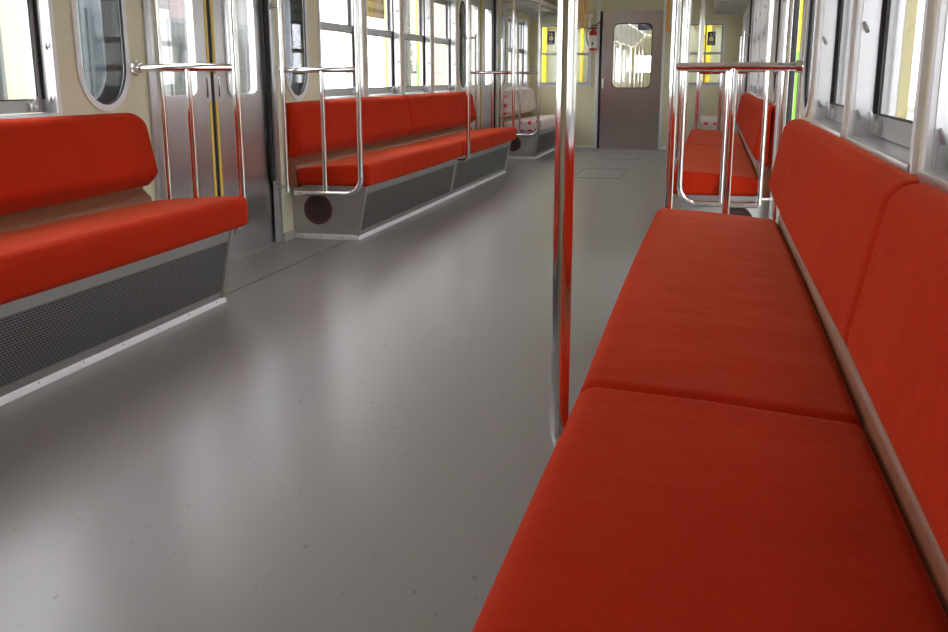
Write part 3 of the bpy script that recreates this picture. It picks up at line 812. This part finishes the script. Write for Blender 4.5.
# ------------------------------------------------------------------ outside
g = MB().box(-60, 60, -40, 70, -1.25, -1.15).build('ground', M['concrete'])
setting(g, 'pale paved ground outside the carriage windows', 'ground')
t = thing('siding_building', 'grey building with pinkish siding outside the near left windows', 'building', (-6.1, 11, -1.15))
for i in range(22):
    MB().box(-6.08, -6.0, 6.0 + i * .50, 6.485 + i * .50, -1.15, 2.35).build('siding_board', M['pinkwall'] if i in (0, 1, 2, 3, 4, 5, 13) else M['palewall'] if i in (6, 7, 8, 15) else M['greywall'], t)
MB().box(-6.3, -6.08, 5.9, 17.1, -1.15, 2.4).build('wall', M['greywall'], t)
MB().box(-6.4, -5.7, 5.7, 17.3, 2.35, 2.5).build('eave', M['dark'], t)
for y in (8.2, 10.6, 12.4, 14.2):
    wv = MB().box(-6.0, -5.97, y, y + .9, .3, 1.7).build('window', M['dark'], t)
    MB().box(-5.97, -5.965, y + .06, y + .42, .36, 1.64).box(-5.97, -5.965, y + .48, y + .84, .36, 1.64).build('pane', M['darkglass'], wv)
MB().box(-6.0, -5.96, 9.4, 16.9, .05, .22).build('teal_board', M['teal'], t)
t = thing('storage_shed', 'cream storage shed outside the far left windows', 'building', (-6.4, 29, -1.15))
for i in range(14):
    MB().box(-6.42, -6.36, 25.0 + i * .6, 25.585 + i * .6, -1.15, 3.4).build('wall_panel', M['palewall'], t)
MB().box(-6.9, -6.42, 25.0, 33.4, -1.15, 3.4).build('wall', M['palewall'], t)
MB().prism([(-7.0, 3.4), (-6.2, 3.4), (-6.6, 3.8)], 24.8, 33.6).build('roof', M['greyp'], t)
# sign post with a white wreath outside the third window
t = thing('wreath_sign', 'grey sign on a post with a white wreath outside the third far window', 'sign', (-2.6, 12.4, -1.15))
MB().box(-2.62, -2.56, 11.92, 12.06, -1.15, 2.6).build('post', M['signgrey'], t)
MB().box(-2.60, -2.575, 12.06, 12.40, .98, 1.09, .004).build('lower_plate', M['signdark'], t)
MB().box(-2.60, -2.585, 12.02, 12.40, 1.10, 1.34, .004).build('upper_plate', M['signgrey'], t)
wm = MB()
for i in range(12):
    a = 2 * PI * i / 12
    wm.lathe([(.001, 0), (.026, .01), (.026, .014), (.001, .024)], (-2.585, 12.21 + .13 * math.cos(a), 1.22 + .08 * math.sin(a)), 'x', 8)
wm.build('wreath', M['white'], t)
# notice hung outside the second window
t = thing('notice_sheet', 'pinkish notice with faded red writing outside the second far window', 'notice', (-1.62, 8.1, 1.42))
MB().box(-1.62, -1.612, 7.70, 8.22, 1.40, 1.80).build('sheet', M['paper'], t)
for i in range(4):
    random.seed(i)
    y = 7.75
    while y < 8.15:
        l = random.uniform(.03, .09)
        MB().box(-1.612, -1.6105, y, min(y + l, 8.18), 1.44 + i * .08, 1.475 + i * .08).build('faded_word', M['redink'], t)
        y += l + .02
# right side: columns and hedge, plus roof and wall added to cut daylight
t = thing('columns_with_added_roof', 'pale steel columns outside the right windows with added light-blocking roof and wall', 'canopy', (4, 7.5, -1.15))
for y in (-3.0, .6, 4.2, 7.8, 11.4, 15.0):
    MB().box(3.15, 3.35, y - .1, y + .1, -1.15, 2.75, .01).build('column', M['aluw'], t)
MB().box(3.1, 3.4, -5, 17, 2.75, 2.95, .01).build('beam', M['aluw'], t)
MB().box(3.2, 3.26, -5, 17, .55, .62, .01).build('railing_bar', M['aluw'], t)
for i in range(22):
    MB().box(2.0, 4.6, -5 + i, -4.02 + i, 2.95, 3.02).build('light_blocking_roof', M['greyp'], t)  # roof added to dim the light from the right windows
MB().box(6.0, 6.15, -5, 17, -1.15, 2.5).build('light_blocking_wall', M['concrete'], t)  # wall added to hold back low daylight under the roof
o = thing('hedge', 'low green hedge outside the right windows', 'hedge', (7.2, 9, -1.15))
hb = MB()
for i in range(40):
    hb.lathe([(.05, -.3), (.38, -.15), (.42, .1), (.2, .35), (.02, .42)], (7.2 + random.uniform(-.3, .3), 3 + i * .35, random.uniform(-.8, .2)), 'z', 9)
hb.build('foliage', M['leaf'], o)
